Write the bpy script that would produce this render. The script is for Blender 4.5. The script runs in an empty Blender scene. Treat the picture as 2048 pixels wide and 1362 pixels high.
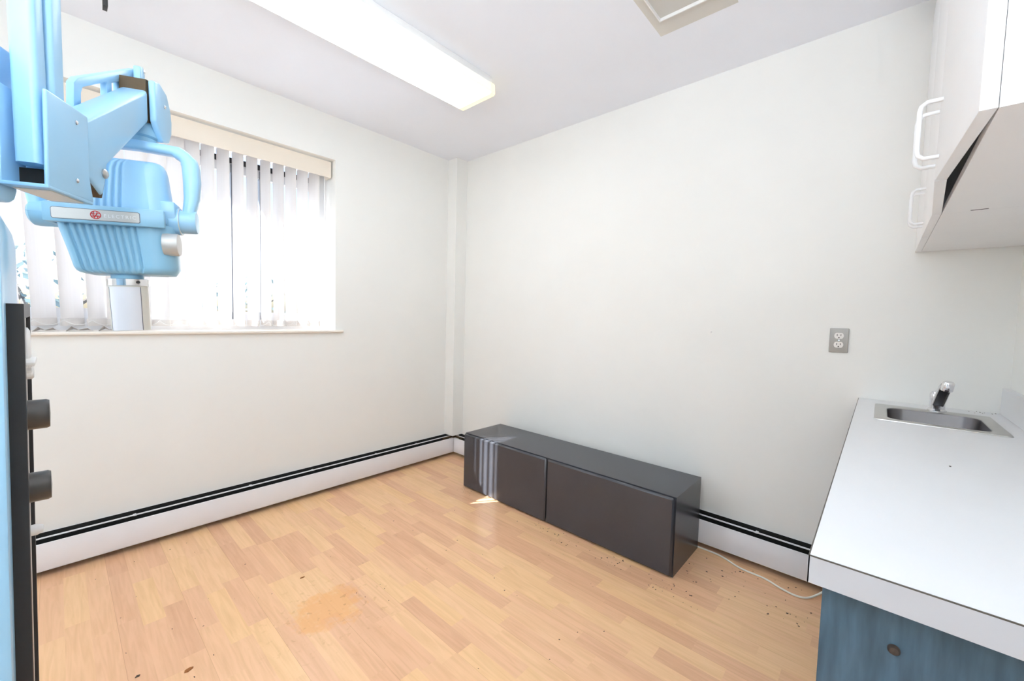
import bpy, bmesh, math, random
from mathutils import Vector, Matrix
random.seed(7)
SC = bpy.context.scene
COL = SC.collection
V = Vector
PI = math.pi

# ------------------------------------------------------------------ materials
def new_mat(name):
    m = bpy.data.materials.new(name); m.use_nodes = True
    nt = m.node_tree
    for n in list(nt.nodes): nt.nodes.remove(n)
    out = nt.nodes.new('ShaderNodeOutputMaterial')
    return m, nt, out

def mat(name, col, rough=.5, metal=0.0, var=.06, scale=8.0, bump=0.0, stretch=None, spec=.5, coat=0.0):
    """principled paint with a slight procedural variation"""
    m, nt, out = new_mat(name)
    p = nt.nodes.new('ShaderNodeBsdfPrincipled')
    p.inputs['Roughness'].default_value = rough
    p.inputs['Metallic'].default_value = metal
    p.inputs['Specular IOR Level'].default_value = spec
    p.inputs['Coat Weight'].default_value = coat
    tc = nt.nodes.new('ShaderNodeTexCoord')
    mp = nt.nodes.new('ShaderNodeMapping')
    if stretch: mp.inputs['Scale'].default_value = stretch
    nz = nt.nodes.new('ShaderNodeTexNoise'); nz.inputs['Scale'].default_value = scale; nz.inputs['Detail'].default_value = 4
    nt.links.new(tc.outputs['Object'], mp.inputs['Vector']); nt.links.new(mp.outputs[0], nz.inputs['Vector'])
    cr = nt.nodes.new('ShaderNodeValToRGB')
    lo = tuple(max(0, c*(1-var)) for c in col); hi = tuple(min(1, c*(1+var)) for c in col)
    cr.color_ramp.elements[0].position = .3; cr.color_ramp.elements[1].position = .7
    cr.color_ramp.elements[0].color = (*lo, 1); cr.color_ramp.elements[1].color = (*hi, 1)
    nt.links.new(nz.outputs['Fac'], cr.inputs[0]); nt.links.new(cr.outputs[0], p.inputs['Base Color'])
    if bump:
        b = nt.nodes.new('ShaderNodeBump'); b.inputs['Strength'].default_value = bump; b.inputs['Distance'].default_value = .002
        nt.links.new(nz.outputs['Fac'], b.inputs['Height']); nt.links.new(b.outputs[0], p.inputs['Normal'])
    nt.links.new(p.outputs[0], out.inputs[0])
    return m

def mat_emit(name, col, strength, base=(.9, .9, .85)):
    m, nt, out = new_mat(name)
    p = nt.nodes.new('ShaderNodeBsdfPrincipled')
    p.inputs['Base Color'].default_value = (*base, 1); p.inputs['Roughness'].default_value = .35
    p.inputs['Emission Color'].default_value = (*col, 1); p.inputs['Emission Strength'].default_value = strength
    nt.links.new(p.outputs[0], out.inputs[0])
    return m

def mat_vane():
    m, nt, out = new_mat('blind vane fabric')
    d = nt.nodes.new('ShaderNodeBsdfDiffuse'); t = nt.nodes.new('ShaderNodeBsdfTranslucent')
    tc = nt.nodes.new('ShaderNodeTexCoord'); mp = nt.nodes.new('ShaderNodeMapping'); mp.inputs['Scale'].default_value = (260, 260, 2)
    nz = nt.nodes.new('ShaderNodeTexNoise'); nz.inputs['Scale'].default_value = 1
    cr = nt.nodes.new('ShaderNodeValToRGB')
    cr.color_ramp.elements[0].color = (.78, .73, .69, 1); cr.color_ramp.elements[1].color = (.86, .82, .79, 1)
    nt.links.new(tc.outputs['Object'], mp.inputs[0]); nt.links.new(mp.outputs[0], nz.inputs['Vector']); nt.links.new(nz.outputs['Fac'], cr.inputs[0])
    nt.links.new(cr.outputs[0], d.inputs[0]); t.inputs[0].default_value = (.84, .83, .85, 1)
    mx = nt.nodes.new('ShaderNodeMixShader'); mx.inputs[0].default_value = .24
    nt.links.new(d.outputs[0], mx.inputs[1]); nt.links.new(t.outputs[0], mx.inputs[2]); nt.links.new(mx.outputs[0], out.inputs[0])
    return m

def mat_glass():
    m, nt, out = new_mat('window glass')
    t = nt.nodes.new('ShaderNodeBsdfTransparent'); t.inputs[0].default_value = (.95, .97, .98, 1)
    g = nt.nodes.new('ShaderNodeBsdfGlossy'); g.inputs['Roughness'].default_value = .02
    mx = nt.nodes.new('ShaderNodeMixShader'); mx.inputs[0].default_value = .05
    nt.links.new(t.outputs[0], mx.inputs[1]); nt.links.new(g.outputs[0], mx.inputs[2])
    nt.links.new(mx.outputs[0], out.inputs[0])
    return m

def mat_floor():
    m, nt, out = new_mat('laminate floor')
    N = nt.nodes.new; L = nt.links.new
    def math_(op, a, b=None, c=None):
        n = N('ShaderNodeMath'); n.operation = op
        for i, v in enumerate((a, b, c)):
            if v is None: continue
            if isinstance(v, (int, float)): n.inputs[i].default_value = v
            else: L(v, n.inputs[i])
        return n.outputs[0]
    geo = N('ShaderNodeNewGeometry'); sep = N('ShaderNodeSeparateXYZ'); L(geo.outputs['Position'], sep.inputs[0])
    x, y = sep.outputs[0], sep.outputs[1]
    rowf = math_('DIVIDE', x, .0655)
    row = math_('FLOOR', rowf)
    wn = N('ShaderNodeTexWhiteNoise'); wn.noise_dimensions = '1D'; L(row, wn.inputs['W'])
    wn2 = N('ShaderNodeTexWhiteNoise'); wn2.noise_dimensions = '1D'; L(math_('ADD', row, 37.3), wn2.inputs['W'])
    length = math_('MULTIPLY_ADD', wn2.outputs[0], .12, .30)
    colf = math_('ADD', math_('DIVIDE', y, length), math_('MULTIPLY', wn.outputs[0], 9.7))
    colc = math_('FLOOR', colf)
    cmb = N('ShaderNodeCombineXYZ'); L(row, cmb.inputs[0]); L(colc, cmb.inputs[1])
    wn3 = N('ShaderNodeTexWhiteNoise'); wn3.noise_dimensions = '3D'; L(cmb.outputs[0], wn3.inputs['Vector'])
    cr = N('ShaderNodeValToRGB'); cr.color_ramp.interpolation = 'LINEAR'
    els = cr.color_ramp.elements
    els[0].position = 0; els[0].color = (.80, .455, .27, 1)
    els[1].position = 1; els[1].color = (.91, .565, .295, 1)
    for p_, c_ in ((.22, (.85, .495, .295)), (.45, (.885, .53, .305)), (.75, (.915, .575, .315))):
        e_ = els.new(p_); e_.color = (*c_, 1)
    L(wn3.outputs[0], cr.inputs[0])
    # grain, stretched along the strips, with a different offset per strip block
    cmb2 = N('ShaderNodeCombineXYZ')
    L(math_('MULTIPLY', x, 46), cmb2.inputs[0]); L(math_('MULTIPLY', y, 3.2), cmb2.inputs[1]); L(math_('MULTIPLY', wn3.outputs[0], 53), cmb2.inputs[2])
    nz = N('ShaderNodeTexNoise'); nz.inputs['Scale'].default_value = 1.2; nz.inputs['Detail'].default_value = 5; nz.inputs['Distortion'].default_value = 1.2
    L(cmb2.outputs[0], nz.inputs['Vector'])
    gr = N('ShaderNodeValToRGB'); gr.color_ramp.elements[0].position = .3; gr.color_ramp.elements[1].position = .62
    gr.color_ramp.elements[0].color = (.90, .88, .85, 1); gr.color_ramp.elements[1].color = (1, 1, 1, 1)
    L(nz.outputs['Fac'], gr.inputs[0])
    mul = N('ShaderNodeMixRGB'); mul.blend_type = 'MULTIPLY'; mul.inputs[0].default_value = 1
    L(cr.outputs[0], mul.inputs[1]); L(gr.outputs[0], mul.inputs[2])
    # board joints: every third strip and at 1.2 m
    fr3 = math_('FRACT', math_('DIVIDE', rowf, 3.0))
    seam = math_('LESS_THAN', fr3, .006)
    m1 = N('ShaderNodeMixRGB'); m1.blend_type = 'MULTIPLY'; L(math_('MULTIPLY', seam, .35), m1.inputs[0]); L(mul.outputs[0], m1.inputs[1]); m1.inputs[2].default_value = (.45, .33, .24, 1)
    # worn orange stain where something stood, with ragged edge
    dx = math_('DIVIDE', math_('SUBTRACT', x, -1.585), .135); dy = math_('DIVIDE', math_('SUBTRACT', y, -1.13), .135)
    nn = N('ShaderNodeTexNoise'); nn.inputs['Scale'].default_value = 9; nn.inputs['Detail'].default_value = 8; nn.inputs['Roughness'].default_value = .7
    L(geo.outputs['Position'], nn.inputs['Vector'])
    r = math_('SQRT', math_('ADD', math_('MULTIPLY', dx, dx), math_('MULTIPLY', dy, dy)))
    sm = math_('SUBTRACT', math_('ADD', 1.0, math_('MULTIPLY', math_('SUBTRACT', nn.outputs['Fac'], .5), 3.2)), r)
    mr = N('ShaderNodeMapRange'); mr.inputs['From Min'].default_value = 0; mr.inputs['From Max'].default_value = .45; L(sm, mr.inputs['Value'])
    m2 = N('ShaderNodeMixRGB'); L(math_('MULTIPLY', mr.outputs[0], .68), m2.inputs[0]); L(m1.outputs[0], m2.inputs[1]); m2.inputs[2].default_value = (.86, .42, .16, 1)
    # fine scuffs around it
    d2 = math_('SUBTRACT', .45, math_('MULTIPLY', r, .18))
    n3 = N('ShaderNodeTexNoise'); n3.inputs['Scale'].default_value = 38; n3.inputs['Detail'].default_value = 6; L(geo.outputs['Position'], n3.inputs['Vector'])
    sc = N('ShaderNodeMapRange'); sc.inputs['From Min'].default_value = .60; sc.inputs['From Max'].default_value = .68; L(n3.outputs['Fac'], sc.inputs['Value'])
    fac = math_('MULTIPLY', sc.outputs[0], math_('MAXIMUM', d2, 0.0))
    m3 = N('ShaderNodeMixRGB'); L(fac, m3.inputs[0]); L(m2.outputs[0], m3.inputs[1]); m3.inputs[2].default_value = (.42, .2, .07, 1)
    p = N('ShaderNodeBsdfPrincipled'); p.inputs['Roughness'].default_value = .27; p.inputs['Specular IOR Level'].default_value = .45
    L(m3.outputs[0], p.inputs['Base Color']); L(p.outputs[0], out.inputs[0])
    return m

M = {}
M['wall'] = mat('cream wall paint', (.85, .84, .805), .75, var=.012, scale=3, spec=.2)
M['ceil'] = mat('white ceiling paint', (.86, .88, .94), .8, var=.01, scale=3, spec=.2)
M['patch'] = mat('beige ceiling patch', (.66, .63, .58), .8, var=.02, scale=5)
M['sill'] = mat('painted sill', (.86, .80, .72), .45, var=.02)
M['floor'] = mat_floor()
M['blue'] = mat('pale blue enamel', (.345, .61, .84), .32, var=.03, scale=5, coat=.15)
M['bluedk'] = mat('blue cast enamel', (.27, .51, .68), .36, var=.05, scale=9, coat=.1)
M['bluecab'] = mat('blue streaked laminate', (.058, .111, .160), .45, var=.28, scale=14, stretch=(5, 5, .7))
M['black'] = mat('black painted metal', (.018, .018, .02), .4, var=.1)
M['void'] = mat('dark interior', (.012, .011, .010), .9, var=.1)
M['grey'] = mat('anthracite foil', (.050, .051, .060), .27, var=.05, scale=4, spec=.55)
M['white'] = mat('white laminate', (.78, .78, .79), .35, var=.01, spec=.4)
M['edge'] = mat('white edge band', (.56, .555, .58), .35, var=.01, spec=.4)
M['cabwhite'] = mat('white cabinet laminate', (.89, .88, .88), .4, var=.01, spec=.4)
M['seam'] = mat('dark laminate seam', (.10, .085, .07), .6)
M['heater'] = mat('white heater enamel', (.86, .86, .89), .4, var=.015)
M['finmetal'] = mat('shade dark fin', (.035, .028, .02), .7, var=.3, scale=30)  # fin colour darkened to carry the shade inside the heater
M['rust'] = mat('rusty brown metal', (.10, .062, .028), .65, var=.35, scale=22, metal=.2)
M['brass'] = mat('dull pipe', (.16, .11, .05), .5, metal=.6, var=.3)
M['steel'] = mat('brushed steel', (.56, .55, .53), .33, 1.0, var=.08, scale=6, stretch=(30, 1, 1))
M['steeld'] = mat('steel basin', (.17, .16, .165), .34, 1.0, var=.08, scale=6)
M['chrome'] = mat('chrome', (.80, .80, .82), .10, 1.0, var=.02)
M['darkchrome'] = mat('dark lever', (.10, .10, .11), .25, .6, var=.05)
M['plate'] = mat('grey outlet plate', (.39, .37, .345), .4, .3, var=.04)
M['ivory'] = mat('ivory plastic', (.82, .79, .75), .35, var=.02)
M['whiteplastic'] = mat('white plastic', (.84, .83, .82), .35, var=.02)
M['handle'] = mat('white coated rod', (.88, .88, .88), .3, var=.01)
M['vane'] = mat_vane()
M['valance'] = mat('beige valance', (.80, .715, .61), .55, var=.015, scale=2)
M['glass'] = mat_glass()
M['alum'] = mat('white window frame', (.78, .78, .80), .4, var=.02)
M['gasket'] = mat('dark gasket', (.02, .02, .025), .6)
M['stile'] = mat('grey aluminium stile', (.16, .17, .2), .4, .4)
M['silver'] = mat('satin nameplate', (.56, .55, .53), .42, .35, var=.03)
M['red'] = mat('red emblem', (.62, .03, .03), .4)
M['letter'] = mat('pale lettering', (.80, .80, .80), .3, .2)
M['knob'] = mat('dark grey knob', (.085, .078, .072), .35, .3, var=.2, scale=20)
M['conewhite'] = mat('white cone lining', (.78, .77, .80), .4, var=.01)
M['cone'] = mat('beige cone plastic', (.70, .67, .60), .35, var=.03)
M['cord'] = mat('ivory cable', (.80, .77, .68), .5, var=.05)
M['lens'] = mat_emit('lit acrylic lens', (.86, .945, 1.0), 4.6)
M['lensside'] = mat_emit('acrylic lens flank', (1.0, .985, .88), .25, (.7, .7, .66))
M['lensend'] = mat_emit('yellowed acrylic end', (1.0, .90, .55), .62, (.55, .48, .30))
M['debris'] = mat('dark crumbs', (.09, .055, .035), .8, var=.4, scale=60)
M['leafbrown'] = mat('brown leaf bit', (.32, .11, .02), .7)
M['vent'] = mat('grey vent', (.60, .58, .54), .5, var=.02)
M['ventw'] = mat('white vent rim', (.85, .84, .83), .4, var=.02)
M['wood'] = mat('bark', (.12, .10, .085), .9, var=.3, scale=20)
M['leaf'] = mat('tree leaves', (.34, .42, .40), .6, var=.4, scale=3)
M['grass'] = mat('outside pavement', (.34, .36, .40), .9, var=.3, scale=2)
M['brownplug'] = mat('brown plastic plug', (.06, .042, .034), .45, var=.15)

# ------------------------------------------------------------------ mesh builder
class MB:
    def __init__(self): self.bm = bmesh.new()
    def _add(self, verts, faces, bevel=0, seg=2, xf=None):
        t = bmesh.new()
        vs = [t.verts.new(xf(p) if xf else p) for p in verts]
        for f in faces:
            try: t.faces.new([vs[i] for i in f])
            except ValueError: pass
        bmesh.ops.recalc_face_normals(t, faces=t.faces[:])
        if bevel:
            es = [e for e in t.edges if len(e.link_faces) == 2 and e.calc_face_angle(0) > .35]
            bmesh.ops.bevel(t, geom=es, offset=bevel, segments=seg, profile=.5, affect='EDGES', clamp_overlap=True)
        me = bpy.data.meshes.new('t'); t.to_mesh(me); t.free()
        self.bm.from_mesh(me); bpy.data.meshes.remove(me)
        return self
    def box(self, a, b, bevel=0, seg=2, xf=None):
        x0, x1 = sorted((a[0], b[0])); y0, y1 = sorted((a[1], b[1])); z0, z1 = sorted((a[2], b[2]))
        v = [(x0, y0, z0), (x1, y0, z0), (x1, y1, z0), (x0, y1, z0), (x0, y0, z1), (x1, y0, z1), (x1, y1, z1), (x0, y1, z1)]
        f = [(0, 1, 2, 3), (4, 5, 6, 7), (0, 1, 5, 4), (1, 2, 6, 5), (2, 3, 7, 6), (3, 0, 4, 7)]
        return self._add([V(p) for p in v], f, bevel, seg, xf)
    def prism(self, poly, f3, d0, d1, bevel=0, seg=2):
        """poly: list of 2-D points; f3(u,v,d) -> 3-D; extruded from d0 to d1"""
        n = len(poly)
        v = [f3(u, w, d0) for u, w in poly] + [f3(u, w, d1) for u, w in poly]
        f = [tuple(range(n)), tuple(range(n, 2*n))] + [(i, (i+1) % n, n+(i+1) % n, n+i) for i in range(n)]
        return self._add(v, f, bevel, seg)
    def cyl(self, p0, p1, r0, r1=None, n=28, bevel=0, cap=True):
        r1 = r0 if r1 is None else r1
        p0, p1 = V(p0), V(p1); ax = (p1-p0).normalized()
        a = ax.orthogonal().normalized(); b = ax.cross(a)
        v = []
        for p, r in ((p0, r0), (p1, r1)):
            v += [p+(a*math.cos(2*PI*i/n)+b*math.sin(2*PI*i/n))*r for i in range(n)]
        f = [(i, (i+1) % n, n+(i+1) % n, n+i) for i in range(n)]
        if cap: f += [tuple(range(n)), tuple(range(n, 2*n))]
        return self._add(v, f, bevel)
    def sweep(self, path, ra, rb=None, side=None, n=14, cap=True, square=0):
        """tube along path; section half-widths ra (along side) and rb; may be lists"""
        path = [V(p) for p in path]; k = len(path)
        ra = ra if isinstance(ra, (list, tuple)) else [ra]*k
        rb = ra if rb is None else (rb if isinstance(rb, (list, tuple)) else [rb]*k)
        v = []; prev = None
        for i, p in enumerate(path):
            t = (path[min(i+1, k-1)]-path[max(i-1, 0)]).normalized()
            if side is not None: s = V(side); s = (s-t*s.dot(t)).normalized()
            elif prev is None: s = t.orthogonal().normalized()
            else: s = (prev-t*prev.dot(t)).normalized()
            prev = s; u = t.cross(s)
            for j in range(n):
                c, q = math.cos(2*PI*j/n), math.sin(2*PI*j/n)
                if square:
                    c = math.copysign(abs(c)**square, c); q = math.copysign(abs(q)**square, q)
                v.append(p+s*c*ra[i]+u*q*rb[i])
        f = [(i*n+j, i*n+(j+1) % n, (i+1)*n+(j+1) % n, (i+1)*n+j) for i in range(k-1) for j in range(n)]
        if cap: f += [tuple(range(n)), tuple((k-1)*n+j for j in range(n))]
        return self._add(v, f)
    def rings(self, rings, cap0=True, cap1=True):
        n = len(rings[0]); k = len(rings)
        v = [V(p) for r in rings for p in r]
        f = [(i*n+j, i*n+(j+1) % n, (i+1)*n+(j+1) % n, (i+1)*n+j) for i in range(k-1) for j in range(n)]
        if cap0: f.append(tuple(range(n)))
        if cap1: f.append(tuple((k-1)*n+j for j in range(n)))
        return self._add(v, f)
    def lathe(self, c, prof, ax=(0, 0, 1), n=32, cap=True):
        """prof: (radius, distance along ax)"""
        ax = V(ax).normalized(); a = ax.orthogonal().normalized(); b = ax.cross(a); c = V(c)
        return self.rings([[c+ax*h+(a*math.cos(2*PI*i/n)+b*math.sin(2*PI*i/n))*r for i in range(n)] for r, h in prof], cap, cap)

ROOT = {}
def build(mb, name, m, parent=None, smooth=True, label=None):
    """link the collected shapes as ONE mesh object (coordinates given in the world)"""
    me = bpy.data.meshes.new(name)
    bm = mb.bm
    off = V((0, 0, 0))
    if parent is not None:
        q = parent
        while q is not None:
            off += q.location; q = q.parent
    if off.length: bmesh.ops.translate(bm, verts=bm.verts[:], vec=-off)
    for f in bm.faces: f.smooth = smooth and len(f.verts) <= 12
    bm.to_mesh(me); bm.free()
    if smooth and hasattr(me, 'set_sharp_from_angle'): me.set_sharp_from_angle(angle=math.radians(38))
    me.materials.append(m)
    o = bpy.data.objects.new(name, me); COL.objects.link(o)
    if parent is not None: o.parent = parent
    if label: o['label'] = label
    return o
def tag(o, label=None, cat=None, group=None, kind=None):
    for k, v in (('label', label), ('category', cat), ('group', group), ('kind', kind)):
        if v: o[k] = v
    return o
def thing(name, loc, label, cat, group=None):
    o = bpy.data.objects.new(name, None); COL.objects.link(o); o.location = loc; o.empty_display_size = .05
    return tag(o, label, cat, group)
def struct(mb, name, m, parent=None, smooth=False):
    o = build(mb, name, m, parent, smooth)
    if parent is None: o['kind'] = 'structure'
    return o
def copy_tree(o, parent=None):
    c = o.copy(); COL.objects.link(c)
    if parent is not None: c.parent = parent
    for ch in o.children: copy_tree(ch, c)
    return c

H = 2.44; XL = -3.25; YC = -3.052          # ceiling height, left wall, sink wall
WX0, WX1, WZ0, WZ1, WT = -2.62, -1.045, 1.05, 2.168, .30   # window opening

# ------------------------------------------------------------------ the setting
struct(MB().box((XL-.15, YC-.15, -.12), (.15, WT, 0)), 'floor', M['floor'])
struct(MB().box((XL-.15, YC-.15, H), (.15, WT, H+.12)), 'ceiling', M['ceil'])
w = MB()
w.box((XL-.15, 0, 0), (WX0, WT, H)); w.box((WX1, 0, 0), (.15, WT, H))
w.box((WX0, 0, 0), (WX1, WT, WZ0)); w.box((WX0, 0, WZ1), (WX1, WT, H))
struct(w, 'wall_back', M['wall'])
struct(MB().box((0, YC-.15, 0), (.15, 0, H)), 'wall_right', M['wall'])
struct(MB().box((XL-.15, YC-.15, 0), (0, YC, H)), 'wall_front', M['wall'])
struct(MB().box((XL-.15, YC, 0), (XL, 0, H)), 'wall_left', M['wall'])
struct(MB().box((-.112, -.105, .181), (0, 0, H)), 'trim_1', M['wall'])            # boxed pipe chase in the corner
struct(MB().box((WX0-.2, WT, WZ1+.01), (WX1+.35, WT+.16, WZ1+.14)), 'trim_2', M['alum'])  # outside lintel
# sill
struct(MB().box((WX0-.03, -.022, WZ0-.003), (-.997, .0, WZ0+.013), .005).box((WX0, 0, WZ0-.001), (WX1, .20, WZ0+.013)), 'trim_3', M['sill'])

# window
win = thing('window_1', (-1.83, .2, WZ0), None, None); win['kind'] = 'structure'
f = MB()
zb = WZ0+.013
f.box((WX0, .17, zb), (WX1, .25, zb+.06)); f.box((WX0, .17, WZ1-.05), (WX1, .25, WZ1))
f.box((WX0, .17, zb+.06), (WX0+.045, .25, WZ1-.05)); f.box((WX1-.04, .17, zb+.06), (WX1, .25, WZ1-.05))
f.box((WX0+.045, .19, zb+.06), (WX1-.04, .225, zb+.105)); f.box((WX0+.045, .19, 1.985), (WX1-.04, .225, 2.035))
build(f, 'window_frame', M['alum'], win, False)
build(MB().box((WX0+.045, .184, 2.037), (WX1-.04, .20, 2.066)), 'gasket', M['gasket'], win, False)
for xa in (-1.565, -1.415, -2.12):
    build(MB().box((xa-.016, .184, zb+.06), (xa+.016, .222, 2.03)), 'stile', M['stile'], win, False)
build(MB().box((WX0+.045, .205, zb+.10), (WX1-.04, .209, 1.99)), 'window_glass', M['glass'], win, False)

# ------------------------------------------------------------------ vertical blind
blind = thing('vertical_blind', (-1.83, .1, 2.1), 'cream vertical blind of hanging fabric vanes across the window', 'blind')
build(MB().box((WX0+.01, .040, 2.058), (-1.056, .047, 2.160), .0015).box((-1.063, .047, 2.058), (-1.056, .13, 2.160)), 'valance', M['valance'], blind, False)
build(MB().box((WX0+.02, .10, 2.105), (-1.085, .14, 2.146), .003), 'headrail', M['whiteplastic'], blind)
# one vane, hung from its top centre at the origin; local x is its width
def vane_mesh(wd, ht):
    mb = MB(); n = 8
    v = []; fs = []
    for k in (0, 1):
        z = -ht*k
        for i in range(n+1):
            u = (i/n-.5)*wd; v.append(V((u, .006*(1-(2*i/n-1)**2), z)))
    for i in range(n): fs.append((i, i+1, n+2+i, n+1+i))
    t = mb.bm
    vs = [t.verts.new(p) for p in v]
    for q in fs: t.faces.new([vs[j] for j in q])
    return mb
HT = 1.005
vane = build(vane_mesh(.089, HT), 'vane', M['vane'], blind)
pocket = build(MB().box((-.0445, -.0015, -HT-.002), (.0445, .0075, -HT+.032), .001), 'weight', M['vane'], vane)
clip = build(MB().box((-.008, -.001, -.006), (.008, .006, .022), .001), 'clip', M['whiteplastic'], vane)
for o in (vane, pocket, clip):      # meshes were built around the world origin: undo the parent offset
    pass
BL = V(blind.location)
def fix(o, off):
    o.data.transform(Matrix.Translation(off))
fix(vane, BL); fix(pocket, BL); fix(clip, BL)
spots = []   # centre x, angle (deg from the window plane), lean (deg)
for xc, th, ln in ((-2.535, -33, 0), (-2.445, -33, 1), (-2.352, -33, 2.2), (-2.262, -31, 2.0), (-2.17, -35, 1.6), (-2.085, -18, .5),
                   (-2.000, 24, .2), (-1.925, 24, .1), (-1.851, 24, 0)):
    spots.append((xc, th, ln))
for k in range(10):
    spots.append((-1.777+.0715*k, {0: 44, 1: 58, 2: 60, 5: 70}.get(k, 65), 0))
for i, (xc, th, ln) in enumerate(spots):
    o = vane if i == 0 else copy_tree(vane, blind)
    o.location = V((xc, .12, 2.092))-BL
    o.rotation_euler = (0, math.radians(-ln), math.radians(-th))
# link chains between the vane bottoms
for i in range(len(spots)-1):
    xa, xb = spots[i][0], spots[i+1][0]
    th = math.radians(abs(spots[i][1]))
    zb_ = 2.092-HT+.025
    pts = [V((xa+(xb-xa)*t, .12-.0445*math.sin(th)*.98, zb_-.022*4*t*(1-t))) for t in [j/8 for j in range(9)]]
    build(MB().sweep(pts, .0012, n=6), 'bead_chain', M['whiteplastic'], blind)
build(MB().sweep([(-1.072, .10, 2.06), (-1.072, .10, 1.6), (-1.07, .105, 1.13), (-1.066, .11, 1.09)], .0045, n=10), 'wand', M['whiteplastic'], blind)
# crumpled blind strips lying on the sill
for i, (xa, ya, wd) in enumerate(((-2.315, .030, .075), (-2.213, .030, .085), (-2.112, .030, .080))):
    mb = MB(); t = mb.bm
    prof = [(-wd/2, .0), (-wd*.28, .020+.003*i), (-.002, .007), (wd*.3, .017-.002*i), (wd/2, .001)]
    for th_ in (0, .0012):
        pass
    top = []
    for (u, z) in prof:
        for q in (-.024, .002, .022):
            top.append(V((xa+u+.15*q, ya+q, WZ0+.0138+z*(1 if q < 0 else .75 if q < .01 else .35))))
    vs = [t.verts.new(p) for p in top]; lo = [t.verts.new(p-V((0, 0, .0007))) for p in top]
    for j in range(4):
        for k in range(2):
            q = (3*j+k, 3*j+k+1, 3*j+k+4, 3*j+k+3)
            t.faces.new([vs[x] for x in q]); t.faces.new([lo[x] for x in reversed(q)])
    bmesh.ops.recalc_face_normals(t, faces=t.faces[:])
    o = build(mb, 'loose_vane', M['vane'], None, False)
    tag(o, ['crumpled white blind strip on the sill, nearest the black panel frame', 'crumpled white blind strip on the sill, middle of the three',
            'crumpled white blind strip on the sill, nearest the hanging cone'][i], 'blind strip', 'loose blind strips on the sill')

# ------------------------------------------------------------------ baseboard heaters
def heater(name_label, f3, L0, L1, ribs):
    """f3(along, out, z) -> world"""
    base = f3((L0+L1)/2, 0, 0)
    t = thing('baseboard_heater', base, name_label, 'baseboard heater', 'hot water baseboard heaters')
    def bx(mb, a, b, bev=0):
        return mb.box(a, b, bev, 2, xf=lambda p: f3(*p))
    mb = MB(); bx(mb, (L0, .0005, .012), (L1, .003, .1765)); build(mb, 'back_plate', M['heater'], t, False)
    mb = MB(); bx(mb, (L0, .003, .03), (L1, .0045, .177)); build(mb, 'slot_shade', M['void'], t, False)  # black sheet standing in for the shade inside the slots
    mb = MB(); bx(mb, (L0, .058, .028), (L1, .062, .1460), .0008); bx(mb, (L0, .054, .146), (L1, .062, .1482), .0005); build(mb, 'front_panel', M['heater'], t)
    mb = MB(); bx(mb, (L0, .029, .1605), (L1, .0345, .1665), .0008); build(mb, 'damper_bar', M['heater'], t)
    mb = MB(); bx(mb, (L0+.1, .010, .05), (L1-.1, .050, .118)); build(mb, 'fin_element', M['finmetal'], t, False)
    p0, p1 = f3(L0, .03, .085), f3(L1, .03, .085)
    build(MB().cyl(p0, p1, .011, n=14), 'pipe', M['brass'], t)
    for r in ribs:
        mb = MB(); bx(mb, (r-.006, .004, .158), (r+.006, .031, .1605)); build(mb, 'bracket', M['heater'], t, False)
    return t
heater('long white baseboard heater with dark slots under the window', lambda a, o, z: V((a, -o, z)), XL, -.064, (-2.05, -1.55, -1.2, -.75, -.4))
heater('white baseboard heater beside and behind the grey cabinet', lambda a, o, z: V((-o, a, z)), -2.66, -.064, (-2.3, -1.7, -1.1, -.5))
pj = thing('pipe_joint', (-.06, -.06, .16), 'rusty brown pipe elbow at the corner of the baseboard heaters', 'pipe')
build(MB().sweep([(-.15, -.03, .150), (-.06, -.03, .153), (-.035, -.035, .154), (-.03, -.06, .153), (-.03, -.14, .150)], .009, n=10), 'pipe_elbow', M['rust'], pj)
build(MB().box((-.062, -.060, .146), (-.02, -.02, .171), .004), 'pipe_fitting', M['rust'], pj)

# ------------------------------------------------------------------ grey low cabinet
gy0, gy1, gz, gx0, gx1 = -2.048, -.612, .377, -.416, -.072
gc = thing('low_cabinet', (-.25, (gy0+gy1)/2, 0), 'low dark grey two door cabinet on the floor along the wall', 'cabinet')
mb = MB()
mb.box((gx0, gy0, gz-.018), (gx1, gy1, gz)); mb.box((gx0, gy0, .0), (gx1, gy1, .018))
mb.box((gx0, gy0, .018), (gx1, gy0+.018, gz-.018)); mb.box((gx0, gy1-.018, .018), (gx1, gy1, gz-.018))
mb.box((gx1-.006, gy0+.018, .018), (gx1, gy1-.018, gz-.018)); mb.box((gx0, -1.33, .018), (gx1-.006, -1.312, gz-.018))
build(mb, 'carcass', M['grey'], gc)
for a, b in ((gy0+.003, -1.3235), (-1.3185, gy1)):
    build(MB().box((-.4365, a, .006), (-.4185, b, gz-.002), .009, 1), 'door', M['grey'], gc)

# ------------------------------------------------------------------ counter, base cabinet, sink, tap
zc = .873; cx0 = -1.623; cy1 = -2.64
ct = thing('countertop', (-.8, -2.85, .83), 'white laminate countertop with an inset sink', 'countertop')
sx0, sx1, sy0, sy1 = -.487, -.128, -2.993, -2.694      # sink rim
def slab_with_hole(mb, x0, x1, y0, y1, z0, z1, hx0, hx1, hy0, hy1):
    for a, b in (((x0, y0), (hx0, y1)), ((hx1, y0), (x1, y1)), ((hx0, y0), (hx1, hy0)), ((hx0, hy1), (hx1, y1))):
        mb.box((a[0], a[1], z0), (b[0], b[1], z1))
    return mb
build(slab_with_hole(MB(), cx0+.0015, -.001, YC+.001, cy1-.0015, zc-.036, zc, sx0+.022, sx1-.022, sy0+.022, sy1-.022), 'worktop', M['white'], ct, False)
build(MB().box((cx0, YC+.001, zc-.0375), (cx0+.0015, cy1, zc-.0018)).box((cx0, cy1-.0015, zc-.0375), (-.001, cy1, zc-.0018)), 'front_edge', M['edge'], ct, False)
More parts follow.
